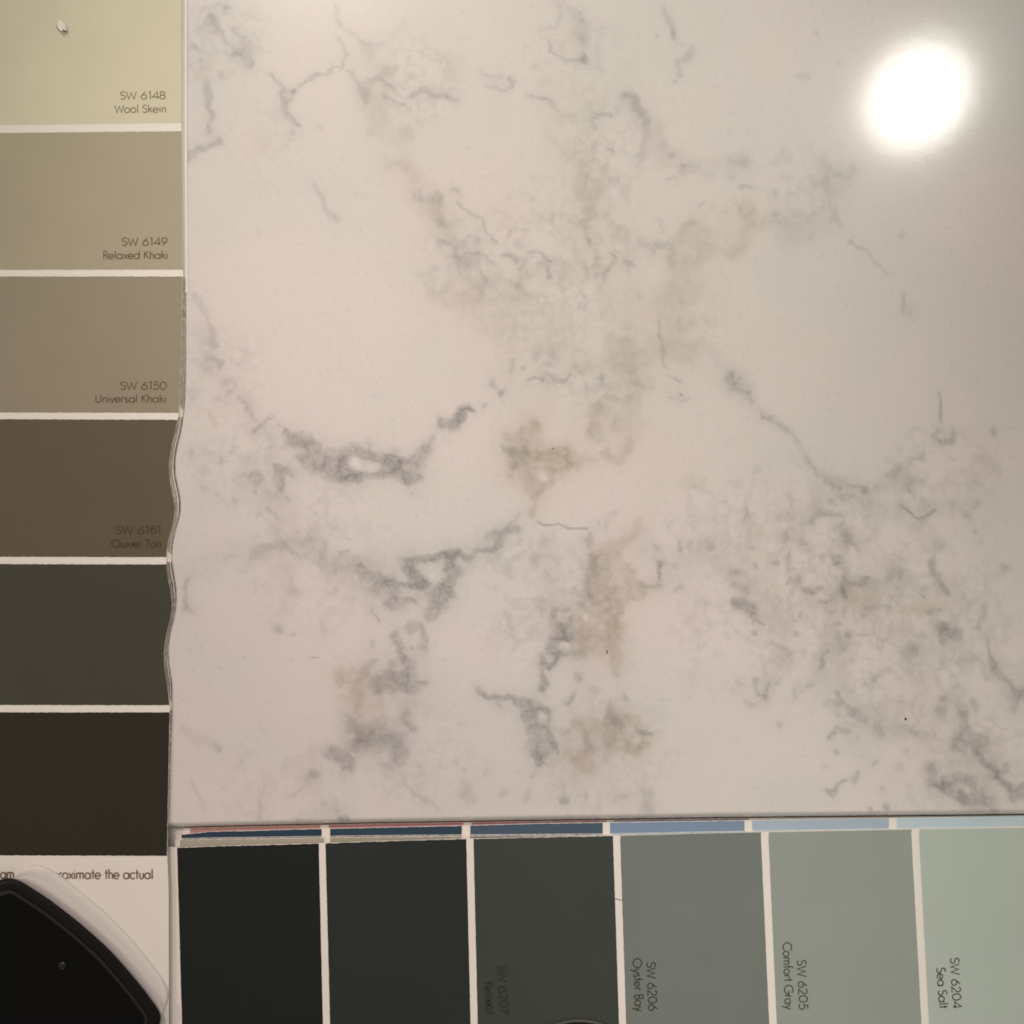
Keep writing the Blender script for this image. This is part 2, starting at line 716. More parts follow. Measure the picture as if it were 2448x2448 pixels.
g.25 1560,800 w20
g.3 1500,940 1480,950 w20
g.45 1415,1030 w20
g.4 1380,1110 w30
g.4 1600,1040 1620,1090 w22
g.25 1480,1060 1540,1080 w36
g.55 1520,1140 w34
g.4 1530,1160 1540,1230 1590,1280 1680,1310 1640,1340 1500,1330 w36
g.45 1505,1275 w24
g.5 1620,1370 1650,1420 1720,1470 1760,1530 1810,1490 w30
g.55 1760,1530 1820,1600 1870,1660 1932,1640 w42
g.5 1300,1480 1320,1530 1310,1590 1350,1600 w27
g.4 1320,1500 w26
g.55 1390,1590 1470,1640 1540,1680 1600,1700 w38
g.5 1410,1560 1500,1540 1580,1570 1590,1640 w36
g.6 1660,1680 w56
g.5 1700,1730 1740,1770 w33
g.4 1030,1740 w26
g.3 910,1750 w14
h.7 1550,1630 w32
g.7 1273,1064 w6
g.7 1767,390 w6
g.6 128,1389 w6
g.8 1145,172 w7
g.7 1272,355 w7
g.6 1788,1468 w6
g.7 1660,121 w5
"""
ORIG = dict(Z=(0, 0), A=(400, 0), B=(1000, 0), C=(1748, 0), D=(400, 700), E=(1000, 700), F=(1748, 700),
            G=(400, 1300), H=(1000, 1300), I=(1748, 1300))
def parse_veins():
    out = []; o = None
    for ln in VEINS.strip().splitlines():
        ln = ln.strip()
        if ln in ORIG: o = ORIG[ln]; continue
        p = ln.split()
        kind, st = p[0][0], float(p[0][1:])
        pts = [(o[0]+float(q.split(',')[0])/2.76, o[1]+float(q.split(',')[1])/2.76) for q in p[1:-1]]
        out.append((kind, st, pts, float(p[-1][1:])/2.76, o))
    return out

# ------------------------------------------------------------------ the slab
def build_slab():
    step = 3.0
    x0, x1 = 330, 2700; y0, y1 = -250, 1966
    nx, ny = int((x1-x0)/step)+1, int((y1-y0)/step)+1
    gx = np.linspace(x0, x1, nx); gy = np.linspace(y0, y1, ny)
    X, Y = np.meshgrid(gx, gy)                       # rows = y
    edge = np.interp(X, [330, 404, 900, 1700, 2448, 2700], [1967.5, 1966, 1954.5, 1942, 1934, 1931.5])                    # lower edge of the face in the photo slopes a little
    Yp = y0+(Y-y0)/(y1-y0)*(edge-y0)
    # extra rows: chamfer foot and the side's foot
    Xa = np.vstack([X, X[-1:], X[-1:], X[-1:]]); Ya = np.vstack([Yp, Yp[-1:]+3, Yp[-1:]+11, Yp[-1:]+11])
    Z = np.zeros_like(Xa); Z[-3] = -0.00012; Z[-2] = -0.0011; Z[-1] = -0.012
    fx = X; fy = Yp
    fx = np.vstack([fx, fx[-1:], fx[-1:], fx[-1:]]); fy = np.vstack([fy, fy[-1:]+3, fy[-1:]+14, fy[-1:]+60])
    # warped coordinates make the drawn veins ragged
    wx = fx+20*(fbm(fx, fy, 34, 11, 3)-.5)+10*(fbm(fx, fy, 110, 12, 2)-.5)
    wy = fy+20*(fbm(fx, fy, 34, 31, 3)-.5)+10*(fbm(fx, fy, 110, 32, 2)-.5)
    G = np.zeros_like(fx); T = np.zeros_like(fx); HOLE = np.zeros_like(fx)
    WN = fbm(fx, fy, 45, 131, 3); WN = sstep(.25, .75, WN); IN = sstep(.3, .7, fbm(fx, fy, 60, 141, 3))
    for kind, st, pts, w, o_ in parse_veins():
        tgt = G if kind == 'g' else T if kind == 't' else HOLE
        w = max(w, 2.2)
        r = w*3.2+34 if w > 3.3 else w*2+4
        small = w < 3.3
        xs = [p[0] for p in pts]; ys = [p[1] for p in pts]
        c0 = max(0, int((min(xs)-r-x0)/step)); c1 = min(nx, int((max(xs)+r-x0)/step)+2)
        r0 = max(0, int((min(ys)-r-y0)/step)-8); r1 = min(fx.shape[0], int((max(ys)+r-y0)/step)+12)
        if c0 >= c1 or r0 >= r1: continue
        U = (fx if small else wx)[r0:r1, c0:c1]; V = (fy if small else wy)[r0:r1, c0:c1]
        d = np.full(U.shape, 1e9)
        if len(pts) == 1: d = np.hypot(U-pts[0][0], V-pts[0][1])
        for (ax, ay), (bx, by) in zip(pts, pts[1:]):
            L = (bx-ax)**2+(by-ay)**2
            t = np.clip(((U-ax)*(bx-ax)+(V-ay)*(by-ay))/L, 0, 1)
            d = np.minimum(d, np.hypot(U-ax-t*(bx-ax), V-ay-t*(by-ay)))
        if o_[1] < 700: st *= .76 if kind != 't' else .8
        if kind == 'h': w *= .8
        elif w > 6.5: w *= 1.15
        wv = w*(.7+.6*WN[r0:r1, c0:c1])
        m = st*((1-sstep(.25, 1.45, d/wv))*(.76+.34*IN[r0:r1, c0:c1])+(.24*np.exp(-(d/(2.1*w+3))**2) if kind != 'h' else 0)) if not small else st*(1-sstep(.3, 1.1, d/w))
        s = tgt[r0:r1, c0:c1]
        if kind == 'h': np.maximum(s, m, out=s)
        else: s[:] = 1-(1-s)*(1-m*(1-.35*s))
    # mottle inside the veins, pebble shapes left clear
    mott = fbm(fx, fy, 16, 51, 3); seam = cells(wx, wy, 34, 5); seam2 = cells(wx, wy, 15, 6)
    k = .92+.22*sstep(.35, .68, mott)
    k *= .84+.22*(1-sstep(.02, .34, seam))
    G = G*k*(.88+.2*(1-sstep(0, .3, seam2))); T = T*(.80+.3*sstep(.3, .65, mott))*(.82+.2*(1-sstep(.05, .4, seam)))
    G *= 1-HOLE; T *= 1-HOLE
    # faint broken speckle in the cloudy areas between the veins
    cl = np.zeros_like(fx)
    for cx, cy, r, a in ((1330, 640, 260, .8), (1120, 640, 150, .8), (1650, 760, 120, .5), (1930, 1330, 260, 1), (2160, 1520, 330, .9),
                         (1420, 860, 170, .8), (980, 190, 150, .7), (520, 90, 130, .9), (590, 1130, 150, .8), (760, 1330, 220, .8),
                         (1280, 1420, 220, .8), (1000, 1800, 170, .7), (1450, 1830, 220, .6), (1450, 330, 170, .8), (1900, 460, 150, .6),
                         (1750, 1500, 200, .7), (2250, 1150, 180, .7), (2300, 1800, 200, .8), (520, 900, 150, .6), (1400, 130, 130, .5),
                         (680, 1900, 200, .5), (620, 330, 140, .3), (1700, 1250, 160, .8)):
        cl = np.maximum(cl, a*(1-sstep(.35, 1.15, np.hypot(wx-cx, wy-cy)/r)))
    spots = sstep(.56, .80, fbm(fx, fy, 26, 71, 3)); lines = (1-sstep(.0, .36, cells(wx, wy, 72, 9)))*sstep(.42, .66, fbm(fx, fy, 60, 81, 3))
    lines2 = (1-sstep(.0, .40, cells(wx+7, wy, 30, 19)))*sstep(.40, .62, fbm(fx, fy, 48, 83, 3))
    G = 1-(1-G)*(1-cl*(.20*spots+.20*lines+.15*lines2))
    T = 1-(1-T)*(1-cl*.22*sstep(.45, .75, fbm(fx, fy, 70, 91, 3)))
    fine = sstep(.70, .9, fbm(fx, fy, 11, 95, 2)); G = 1-(1-G)*(1-.10*fine)
    C = sstep(.25, .75, fbm(fx, fy, 420, 61, 4))
    # mesh
    R, Cn = Xa.shape
    kk = S*(H-Z)/H
    co = np.stack([(Xa-1224)*kk, (1224-Ya)*kk, Z], -1)
    co[-1, :, :2] = co[-2, :, :2]
    base = Vector((0, 0, -0.012))
    root = thing('quartz_slab', 'polished white stone sample with grey and tan veins, bordered by paint cards', 'stone slab', base)
    idx = np.arange(R*Cn).reshape(R, Cn)
    F = np.stack([idx[:-1, :-1], idx[1:, :-1], idx[1:, 1:], idx[:-1, 1:]], -1).reshape(-1, 4)
    me = bpy.data.meshes.new('stone_face')
    v = co.reshape(-1, 3)-np.array(base)
    # outer walls of the other three sides and the underside
    n0 = len(v); corners = [idx[0, 0], idx[0, -1], idx[-1, -1], idx[-1, 0]]
    rim = [v[c].copy() for c in corners]
    for c in rim: c[2] = 0
    v = np.vstack([v, np.array(rim)])
    allf = [F.ravel()]
    loops = F.size; nF = len(F)
    extra = [list(idx[0, ::-1])+[n0, n0+1], list(idx[:, 0][::1])+[n0+3, n0], list(idx[:, -1][::-1])+[n0+1, n0+2], [n0, n0+1, n0+2, n0+3]]
    me.vertices.add(len(v)); me.vertices.foreach_set('co', v.ravel())
    tot = loops+sum(len(e) for e in extra); me.loops.add(tot)
    me.loops.foreach_set('vertex_index', np.concatenate([F.ravel()]+[np.array(e) for e in extra]).astype(np.int32))
    starts = list(np.arange(nF)*4); s = loops
    for e in extra: starts.append(s); s += len(e)
    me.polygons.add(len(starts)); me.polygons.foreach_set('loop_start', np.array(starts, dtype=np.int32))
    me.update(calc_edges=True)
    for nm, arr in (('grey_vein', G), ('tan_vein', T), ('cloud', C)):
        a = me.attributes.new(nm, 'FLOAT', 'POINT')
        a.data.foreach_set('value', np.concatenate([arr.ravel(), np.zeros(4)]).astype(np.float32))
    me.materials.append(stone_material())
    o = link(bpy.data.objects.new('stone_body', me)); o.parent = root
    return root

def stone_material():
    m = bpy.data.materials.new('veined_quartz'); m.use_nodes = True
    nt = m.node_tree; N = nt.nodes; L = nt.links; b = N['Principled BSDF']
    b.inputs['Roughness'].default_value = 0.25; b.inputs['Specular IOR Level'].default_value = .3
    b.inputs['Coat Weight'].default_value = 1; b.inputs['Coat Roughness'].default_value = .095; b.inputs['Coat IOR'].default_value = 1.5
    def attr(n):
        a = N.new('ShaderNodeAttribute'); a.attribute_name = n; return a.outputs['Fac']
    def mix(f, a, bb):
        x = N.new('ShaderNodeMix'); x.data_type = 'RGBA'
        if hasattr(f, 'links'): L.new(f, x.inputs['Factor'])
        else: x.inputs['Factor'].default_value = f
        for s_, q in (('A', a), ('B', bb)):
            if hasattr(q, 'links'): L.new(q, x.inputs[s_])
            else: x.inputs[s_].default_value = tuple(q)+(1,)
        return x.outputs['Result']
    base = mix(attr('cloud'), (.775, .705, .675), (.705, .69, .65))
    c = mix(attr('tan_vein'), base, (.48, .42, .34))
    c = mix(attr('grey_vein'), c, (.29, .285, .28))
    tc = N.new('ShaderNodeTexCoord'); nz = N.new('ShaderNodeTexNoise'); nz.inputs['Scale'].default_value = 1500; nz.inputs['Detail'].default_value = 4
    L.new(tc.outputs['Object'], nz.inputs['Vector'])
    rmp = N.new('ShaderNodeMapRange'); L.new(nz.outputs['Fac'], rmp.inputs['Value'])
    rmp.inputs['From Min'].default_value = .3; rmp.inputs['From Max'].default_value = .7; rmp.inputs['To Min'].default_value = .975; rmp.inputs['To Max'].default_value = 1.02
    mm = N.new('ShaderNodeVectorMath'); mm.operation = 'SCALE'; L.new(c, mm.inputs[0]); L.new(rmp.outputs['Result'], mm.inputs['Scale'])
    L.new(mm.outputs['Vector'], b.inputs['Base Color'])
    # polish: a barely wavy surface
    n2 = N.new('ShaderNodeTexNoise'); n2.inputs['Scale'].default_value = 130; n2.inputs['Detail'].default_value = 6; n2.inputs['Roughness'].default_value = .7
    L.new(tc.outputs['Object'], n2.inputs['Vector'])
    bp = N.new('ShaderNodeBump'); bp.inputs['Strength'].default_value = .07; bp.inputs['Distance'].default_value = .0001
    L.new(n2.outputs['Fac'], bp.inputs['Height']); L.new(bp.outputs['Normal'], b.inputs['Coat Normal']); L.new(bp.outputs['Normal'], b.inputs['Normal'])
    return m

# ------------------------------------------------------------------ print: a light geometric alphabet
def arc(cx, cy, rx, ry, a0, a1, n=14):
    return [(cx+rx*math.cos(math.radians(a0+(a1-a0)*i/n)), cy+ry*math.sin(math.radians(a0+(a1-a0)*i/n))) for i in range(n+1)]
X_ = .64
def ln(*p): return list(p)
bowl = lambda cx: arc(cx, X_/2, .27, X_/2, 0, 360, 22)
GL = {
 'S': (.56, [arc(.27, .76, .21, .24, 35, 250)+arc(.26, .26, .23, .26, 75, -150)]),
 'W': (.98, [ln((.02, 1), (.25, 0), (.48, .86), (.72, 0), (.95, 1))]),
 '6': (.66, [ln((.46, 1), (.10, .47)), arc(.31, .30, .26, .30, 0, 360, 22)]),
 '1': (.40, [ln((.10, .86), (.24, 1), (.24, 0))]),
 '4': (.68, [ln((.50, 0), (.50, 1), (.04, .27), (.64, .27))]),
 '8': (.62, [arc(.29, .75, .20, .24, 0, 360, 20), arc(.29, .26, .25, .26, 0, 360, 20)]),
 '9': (.66, [ln((.16, 0), (.54, .55)), arc(.31, .70, .26, .30, 0, 360, 22)]),
 '5': (.62, [ln((.52, 1), (.20, 1), (.13, .56))+arc(.27, .32, .28, .32, 120, -140)]),
 '0': (.70, [arc(.33, .5, .28, .5, 0, 360, 24)]),
 '2': (.62, [arc(.28, .72, .23, .28, 165, -30)+[(.04, 0), (.54, 0)]]),
 '7': (.60, [ln((.04, 1), (.52, 1), (.14, 0))]),
 'o': (.66, [bowl(.32)]),
 'e': (.64, [[(.05, X_/2), (.57, X_/2)]+arc(.31, X_/2, .27, X_/2, 0, 320, 20)[1:]]),
 'a': (.70, [bowl(.32), ln((.60, X_), (.60, 0))]),
 'd': (.70, [bowl(.32), ln((.60, 1.06), (.60, 0))]),
 'p': (.70, [bowl(.38), ln((.10, X_), (.10, -.34))]),
 'c': (.56, [arc(.32, X_/2, .27, X_/2, 45, 315, 18)]),
 'l': (.24, [ln((.12, 1.06), (.12, 0))]),
 'i': (.24, [ln((.12, X_), (.12, 0)), ln((.12, .86), (.12, .93))]),
 't': (.36, [ln((.18, .98), (.18, 0)), ln((.03, X_), (.33, X_))]),
 'f': (.36, [ln((.16, 0), (.16, .85))+arc(.30, .88, .14, .18, 180, 70, 6), ln((.02, X_), (.32, X_))]),
 'n': (.56, [ln((.10, 0), (.10, X_)), [(.10, .30)]+arc(.28, .40, .18, .24, 170, 0, 10)+[(.46, 0)]]),
 'h': (.56, [ln((.10, 0), (.10, 1.06)), [(.10, .30)]+arc(.28, .40, .18, .24, 170, 0, 10)+[(.46, 0)]]),
 'm': (.90, [ln((.10, 0), (.10, X_)), [(.10, .30)]+arc(.27, .42, .165, .22, 170, 0, 8)+[(.435, 0)], [(.435, .30)]+arc(.61, .42, .165, .22, 170, 0, 8)+[(.775, 0)]]),
 'r': (.38, [ln((.10, 0), (.10, X_)), [(.10, .34)]+arc(.27, .42, .16, .22, 165, 60, 6)]),
 'u': (.56, [ln((.10, X_), (.10, .24))+arc(.28, .24, .18, .24, 180, 360, 10)+[(.46, X_)]]),
 'v': (.52, [ln((.03, X_), (.26, 0), (.49, X_))]),
 'x': (.52, [ln((.04, X_), (.48, 0)), ln((.48, X_), (.04, 0))]),
 'y': (.54, [ln((.04, X_), (.28, .08)), ln((.50, X_), (.14, -.34))]),
 's': (.44, [arc(.22, .48, .14, .16, 40, 250, 9)+arc(.21, .17, .16, .17, 75, -150, 9)]),
 'k': (.52, [ln((.10, 0), (.10, 1.06)), ln((.44, X_), (.11, .33)), ln((.20, .42), (.48, 0))]),
 'K': (.62, [ln((.10, 0), (.10, 1)), ln((.54, 1), (.11, .52)), ln((.18, .60), (.60, 0))]),
 'R': (.58, [ln((.10, 0), (.10, 1), (.26, 1))+arc(.26, .76, .25, .24, 90, -90, 10)+[(.10, .52)], ln((.26, .52), (.54, 0))]),
 'B': (.58, [ln((.10, 0), (.10, 1), (.26, 1))+arc(.26, .77, .20, .23, 90, -90, 9)+[(.10, .54)], [(.10, .54), (.28, .54)]+arc(.28, .27, .24, .27, 90, -90, 9)+[(.10, 0)]]),
 'U': (.72, [ln((.10, 1), (.10, .27))+arc(.35, .27, .25, .27, 180, 360, 12)+[(.60, 1)]]),
 'Q': (1.08, [arc(.52, .5, .47, .5, 0, 360, 30), ln((.56, .30), (.92, -.02))]),
 'O': (1.06, [arc(.52, .5, .47, .5, 0, 360, 30)]),
 'C': (.92, [arc(.52, .5, .47, .5, 42, 318, 24)]),
 'G': (1.04, [arc(.52, .5, .47, .5, 42, 360, 26)+[(.60, .5)]]),
 'T': (.54, [ln((.02, 1), (.52, 1)), ln((.27, 1), (.27, 0))]),
 ' ': (.36, []),
}
def lettering(text, start, end, cap, z, m, parent, lw=2.6, tilt=None, swap=None):
    """text on the baseline start -> end (photo pixels), stretched to fill it, cap height in photo pixels"""
    tot = sum(GL[c][0] for c in text)
    (ax, ay), (bx, by) = start, end
    L = math.hypot(bx-ax, by-ay); ux, uy = (bx-ax)/L, (by-ay)/L; nx_, ny_ = uy, -ux   # up direction in photo pixels
    k = L/tot; vs, fs = [], []; pen = 0; layer = 0
    t = tilt or (lambda x, y: 0)
    for ch in text:
        adv, strokes = GL[ch]
        for si, st in enumerate(strokes):
            pts = [(ax+ux*(pen+p[0])*k+nx_*p[1]*cap, ay+uy*(pen+p[0])*k+ny_*p[1]*cap) for p in st]
            closed = math.hypot(pts[0][0]-pts[-1][0], pts[0][1]-pts[-1][1]) < .3 and len(pts) > 6
            if closed: pts = pts[:-1]
            n = len(pts); b = len(vs); zz = z+si*6e-6
            for i, p in enumerate(pts):
                q0 = pts[i-1] if (i or closed) else p; q1 = pts[(i+1) % n] if (i < n-1 or closed) else p
                d0 = Vector((p[0]-q0[0], p[1]-q0[1])); d1 = Vector((q1[0]-p[0], q1[1]-p[1]))
                d0 = d0.normalized() if d0.length > 1e-6 else d1.normalized()
                d1 = d1.normalized() if d1.length > 1e-6 else d0
                d = (d0+d1); d = d.normalized() if d.length > 1e-3 else d1
                c = max(.45, d.dot(d1)); w = lw/2/c
                vs += [P(p[0]-d.y*w, p[1]+d.x*w, zz+t(*p)), P(p[0]+d.y*w, p[1]-d.x*w, zz+t(*p))]
            for i in range(n if closed else n-1):
                j = (i+1) % n; fs.append((b+2*i, b+2*i+1, b+2*j+1, b+2*j))
        pen += adv
    return obj('lettering', vs, fs, m, parent)

# ------------------------------------------------------------------ materials
CARD = (240, 236, 226)
m_card = mat('white_card', CARD, rough=.55, spec=.25, var=.012, bump=.15)
m_edge = mat('card_cut_edge', (206, 196, 180), rough=.8, spec=.1, var=.1, vscale=900)
FL = (.82, .72, .63)          # how bright and how warm the lamps make a white card here
def paint(rgb, name='painted_swatch', rough=.58, spec=.28, tint=None):
    l = [min(.8, v/f) for v, f in zip(lin(rgb), FL)]
    rgb = [255*(1.055*v**(1/2.4)-.055) if v > .0031 else 255*12.92*v for v in l]
    return mat(name, rgb, rough=rough, spec=spec*.5, var=.03, bump=.12, bscale=2500, vscale=70, tint=tint)
m_table = mat('tabletop', (120, 100, 78), rough=.5, var=.1)

# ------------------------------------------------------------------ the surface underneath
vs, fs = prism([(-900, -900), (3400, -900), (3400, 3400), (-900, 3400)], -0.030, -0.0122)
tb = obj('tabletop', vs, fs, m_table); tb['kind'] = 'structure'

slab = build_slab()

# flecks let into the face
def fleck(pts, rgb, label):
    vs, fs = prism(pts, 0.000004, 0.00003)
    obj('fleck', vs, fs, mat('dark_fleck', rgb, rough=.4), slab, label=label)
def blob(cx, cy, rx, ry, seed, n=12):
    r = random.Random(seed)
    return [(cx+rx*math.cos(a)*(k := r.uniform(.75, 1.15)), cy+ry*math.sin(a)*k) for a in [2*math.pi*i/n for i in range(n)]]
fleck(blob(2165, 1719, 3.1, 3.6, 3), (34, 30, 24), 'small round black fleck')
fleck([(1449.6, 1563), (1450.5, 1554.5), (1452.6, 1554), (1453, 1557), (1452.2, 1563)], (62, 54, 44), 'thin upright dark fleck')
fleck(blob(1322, 1073, 1.7, 2.6, 5), (110, 100, 90), 'tiny grey fleck')

# ------------------------------------------------------------------ the fan deck on the left, lying on the slab
def poly_x(tab, y):
    ys = [t[0] for t in tab]; xs = [t[1] for t in tab]; return float(np.interp(y, ys, xs))
def smooth_tab(tab, step=6):
    ys = [t[0] for t in tab]; xs = [t[1] for t in tab]
    yy = np.arange(ys[0], ys[-1]+.1, step); xx = np.interp(yy, ys, xs)
    k = np.array([1, 2, 3, 2, 1])/9.; p = np.pad(xx, 2, mode='reflect', reflect_type='odd')
    return list(zip(yy, np.convolve(p, k, 'valid')))
INNER = smooth_tab([(-120, 434), (300, 434), (650, 438), (860, 433), (986, 428), (1002, 425), (1040, 416.5), (1070, 410), (1100, 405), (1135, 404.5), (1165, 409.5), (1200, 417),
        (1225, 418.6), (1260, 413), (1290, 403), (1325, 398), (1349, 398), (1380, 401.5), (1410, 408), (1440, 412), (1465, 410.5), (1490, 405), (1515, 398), (1560, 392.3),
        (1600, 393.8), (1640, 401), (1686, 405.5), (1710, 406), (1800, 404), (2046, 399.5), (2120, 403), (2500, 404)])
OUTER = smooth_tab([(-120, 441), (300, 441), (650, 443), (700, 443), (860, 443), (960, 441), (992, 437), (1030, 432), (1065, 422.5), (1100, 417.2), (1135, 418), (1165, 425), (1195, 430.5),
        (1225, 430.5), (1260, 420), (1300, 411), (1333, 409), (1365, 413), (1400, 420), (1425, 421), (1455, 419.5), (1480, 415), (1500, 409), (1515, 405.5), (1540, 401.8), (1570, 401),
        (1600, 405), (1630, 410), (1670, 411), (1700, 411), (1785, 408), (1950, 403), (2030, 402), (2100, 403), (2500, 404)])
left = thing('fan_deck', 'upright paint sample deck at the left, khaki to dark brown colours with printed names', 'paint deck',
             (P(200, 1200)[0], P(200, 1200)[1], 0.0001))
XL = -260; YB = 2560
def left_card(f, z0, z1, m, name='card', y0=-120, y1=YB, label=None, xo=0):
    """f mixes between inner (0) and outer (1) edge"""
    pts = [(XL, y0)]
    y = y0
    while y < y1:
        pts.append(((1-f)*poly_x(INNER, y)+f*poly_x(OUTER, y)+xo, y)); y += 6
    pts += [((1-f)*poly_x(INNER, y1)+f*poly_x(OUTER, y1)+xo, y1), (XL, y1)]
    vs, fs = prism(pts, z0, z1); return obj(name, vs, fs, m, left, label=label)
def left_swatch(card, f, z, y0l, y0r, y1l, y1r, m, label=None, xo=0, rag=.5, seed=1):
    r = random.Random(seed)
    pts = [(XL+2, y0l)]
    xr = (1-f)*poly_x(INNER, y0r)+f*poly_x(OUTER, y0r)+xo
    for i in range(0, 81):
        t = i/80; pts.append((-20+(xr+20)*t, y0l+(y0r-y0l)*t+r.uniform(-rag, rag)))
    y = y0r+5
    while y < y1r:
        pts.append(((1-f)*poly_x(INNER, y)+f*poly_x(OUTER, y)+xo+r.uniform(-rag, rag)*.6, y)); y += 5
    xr = (1-f)*poly_x(INNER, y1r)+f*poly_x(OUTER, y1r)+xo
    for i in range(0, 81):
        t = 1-i/80; pts.append((-20+(xr+20)*t, y1l+(y1r-y1l)*t+r.uniform(-rag, rag)))
    pts.append((XL+2, y1l))
    vs, fs = prism(pts, z-.000015, z); return obj('swatch', vs, fs, m, card, label=label)

SPAN = [(-60, -62, 299, 294), (318, 313.5, 645, 644.5), (661, 661, 986, 987), (1002, 1003.5, 1331, 1332), (1348.5, 1349.5, 1685.5, 1686), (1703, 1703, 2045, 2046)]
COLS_L = [(198, 183, 151), (160, 145, 117), (141, 126, 102), (93, 79, 60), (65, 61, 48), (44, 39, 28)]
NAMES_L = ['pale wool beige swatch', 'mid khaki swatch', 'darker khaki swatch', 'brown tan swatch', 'dark olive brown swatch', 'near black brown swatch']
# lower cards peeping out at the side: bottom white one, then three with darker print
b0 = left_card(1, .00005, .0002, m_card, xo=6, y1=700, label='white margin of the card beneath')
stack = [(1.0, .00022, (98, 84, 64)), (.78, .00034, (196, 184, 164)), (.55, .00046, (142, 128, 108)), (.3, .00058, (168, 155, 136)), (.16, .00070, (128, 114, 94))]
for i, (f, z, col) in enumerate(stack):
    c = left_card(f, z, z+.0001, m_card)
    m = paint(col, 'lower_print')
    for j, (a, b, e, g) in enumerate(SPAN):
        if j < 2: continue
        if j < 2: cc = paint(tuple(int(v*.93) for v in COLS_L[j]), 'lower_print')
        elif j == 2: cc = paint([(138, 122, 98), (150, 136, 112), (144, 129, 105), (152, 138, 114), (142, 126, 101)][i], 'lower_print')
        elif j == 4: cc = paint([(84, 72, 54), (186, 174, 154), (78, 66, 50), (170, 158, 138), (74, 66, 52)][i], 'lower_print')
        elif j == 5: cc = paint([(58, 48, 38), (130, 118, 100), (52, 42, 33), (60, 50, 40), (50, 41, 32)][i], 'lower_print')
        else: cc = m
        left_swatch(c, f, z+.00011, a, b-(6 if j > 2 else 0), e, g-8-(i*2), cc, xo=0 if i in (0, 2, 4) else -.5, seed=i*10+j, rag=.9)
ZT = .0010
topc = left_card(0, .00082, ZT, m_card, label='top card with khaki and brown colours')
for j, ((a, b, e, g), col) in enumerate(zip(SPAN, COLS_L)):
    left_swatch(topc, 0, ZT+.00003, a, b, e, g, paint(col, rough=.5, spec=.35), NAMES_L[j], xo=-.6, seed=40+j)
ZL = ZT+.00005
def ink(rgb): return mat('ink', rgb, rough=.6, spec=.2, var=.08, vscale=2500)
lettering('SW 6148', (287, 237.5), (397, 236.5), 18, ZL, ink((126, 112, 84)), topc, lw=2.3)
lettering('Wool Skein', (274, 269.5), (398, 268.5), 18, ZL, ink((128, 114, 86)), topc, lw=2.3)
lettering('SW 6149', (291, 587), (402, 586.5), 18, ZL, ink((106, 94, 72)), topc)
lettering('Relaxed Khaki', (246, 619), (402, 618.5), 18, ZL, ink((106, 94, 72)), topc)
lettering('SW 6150', (287, 931), (400, 931), 18, ZL, ink((98, 84, 65)), topc)
lettering('Universal Khaki', (227, 962), (398, 962), 18, ZL, ink((98, 84, 65)), topc)
lettering('SW 6151', (276, 1276), (386, 1276), 18, ZL, ink((86, 73, 56)), topc, lw=4.5)
lettering('Quiver Tan', (266, 1308.5), (386, 1308.5), 18, ZL, ink((86, 73, 56)), topc, lw=4.5)
lettering('am', (0, 2100), (35, 2100), 22.5, ZL, ink((112, 96, 82)), topc, lw=3.4)
lettering('pproximate the actual', (107, 2101), (366.5, 2101), 22.0, ZL, ink((124, 108, 94)), topc, lw=3.4)

# torn nick in the palest colour
fl = [P(137, 61, ZT+.0002), P(138, 68, ZT+.0004), P(146, 75, ZT+.0012), P(149, 73, ZT+.0013), P(152, 70, ZT+.0009), P(156, 74, ZT+.0012), P(160, 71.5, ZT+.0006),
      P(157, 60, ZT+.0002), P(147, 49, ZT+.00008), P(140, 48, ZT+.00008), P(148, 63, ZT+.0008)]
obj('torn_flap', fl, [(i, (i+1) % 10, 10) for i in range(10)], paint((226, 214, 180), 'torn_paper', spec=.1), topc, smooth=True, label='little curled up tear')
vs, fs = prism([(135, 60), (138, 61.5), (139.5, 67), (147.5, 73.5), (146, 76.5), (136.5, 69.5)], ZT+.00004, ZT+.00009); obj('tear', vs, fs, ink((94, 80, 50)), topc)
vs, fs = prism([(150, 68.5), (154, 71.8), (160, 71), (158, 75), (153, 75)], ZT+.00004, ZT+.00009); obj('tear', vs, fs, ink((112, 98, 64)), topc)

# ------------------------------------------------------------------ the fan deck along the bottom, lying on the table
ZB = -.0008
bot = thing('fan_deck', 'paint sample deck lying sideways below the stone, near black to pale grey green', 'paint deck',
            (P(1300, 2250)[0], P(1300, 2250)[1], -0.012))
TOPE = [(398, 2024), (423, 2026), (560, 2021), (760, 2016), (900, 2011), (1105, 2005), (1300, 2001), (1466, 1997.5), (1700, 1991), (1838, 1988.5), (2180, 1982), (2448, 1978), (2760, 1973)]
def ty(x): return float(np.interp(x, [t[0] for t in TOPE], [t[1] for t in TOPE]))
SW_B = [((423, 435), (762, 772)), ((778, 789), (1115, 1125)), ((1132, 1142), (1466, 1480)), ((1483, 1497), (1820, 1839)), ((1838, 1857), (2180, 2203)), ((2198, 2221), (2535, 2562))]
COLS_B = [(27, 29, 24), (41, 43, 37), (60, 62, 53), (112, 113, 101), (142, 142, 127), (168, 169, 151)]
NAMES_B = ['near black green swatch', 'very dark green grey swatch', 'dark sage swatch', 'mid grey green swatch', 'light grey green swatch', 'pale green grey swatch']
def xat(pair, y): return pair[0]+(pair[1]-pair[0])*(y-2020)/428.
def bcard(topf, z0, z1, m, name='card', xl=404, label=None):
    xs = list(range(int(xl), 2760, 24))+[2760]
    pts = [(x, topf(x)) for x in xs]+[(2760, 2760), (xl+14, 2760)]
    vs, fs = prism(pts, z0, z1); return obj(name, vs, fs, m, bot, label=label)
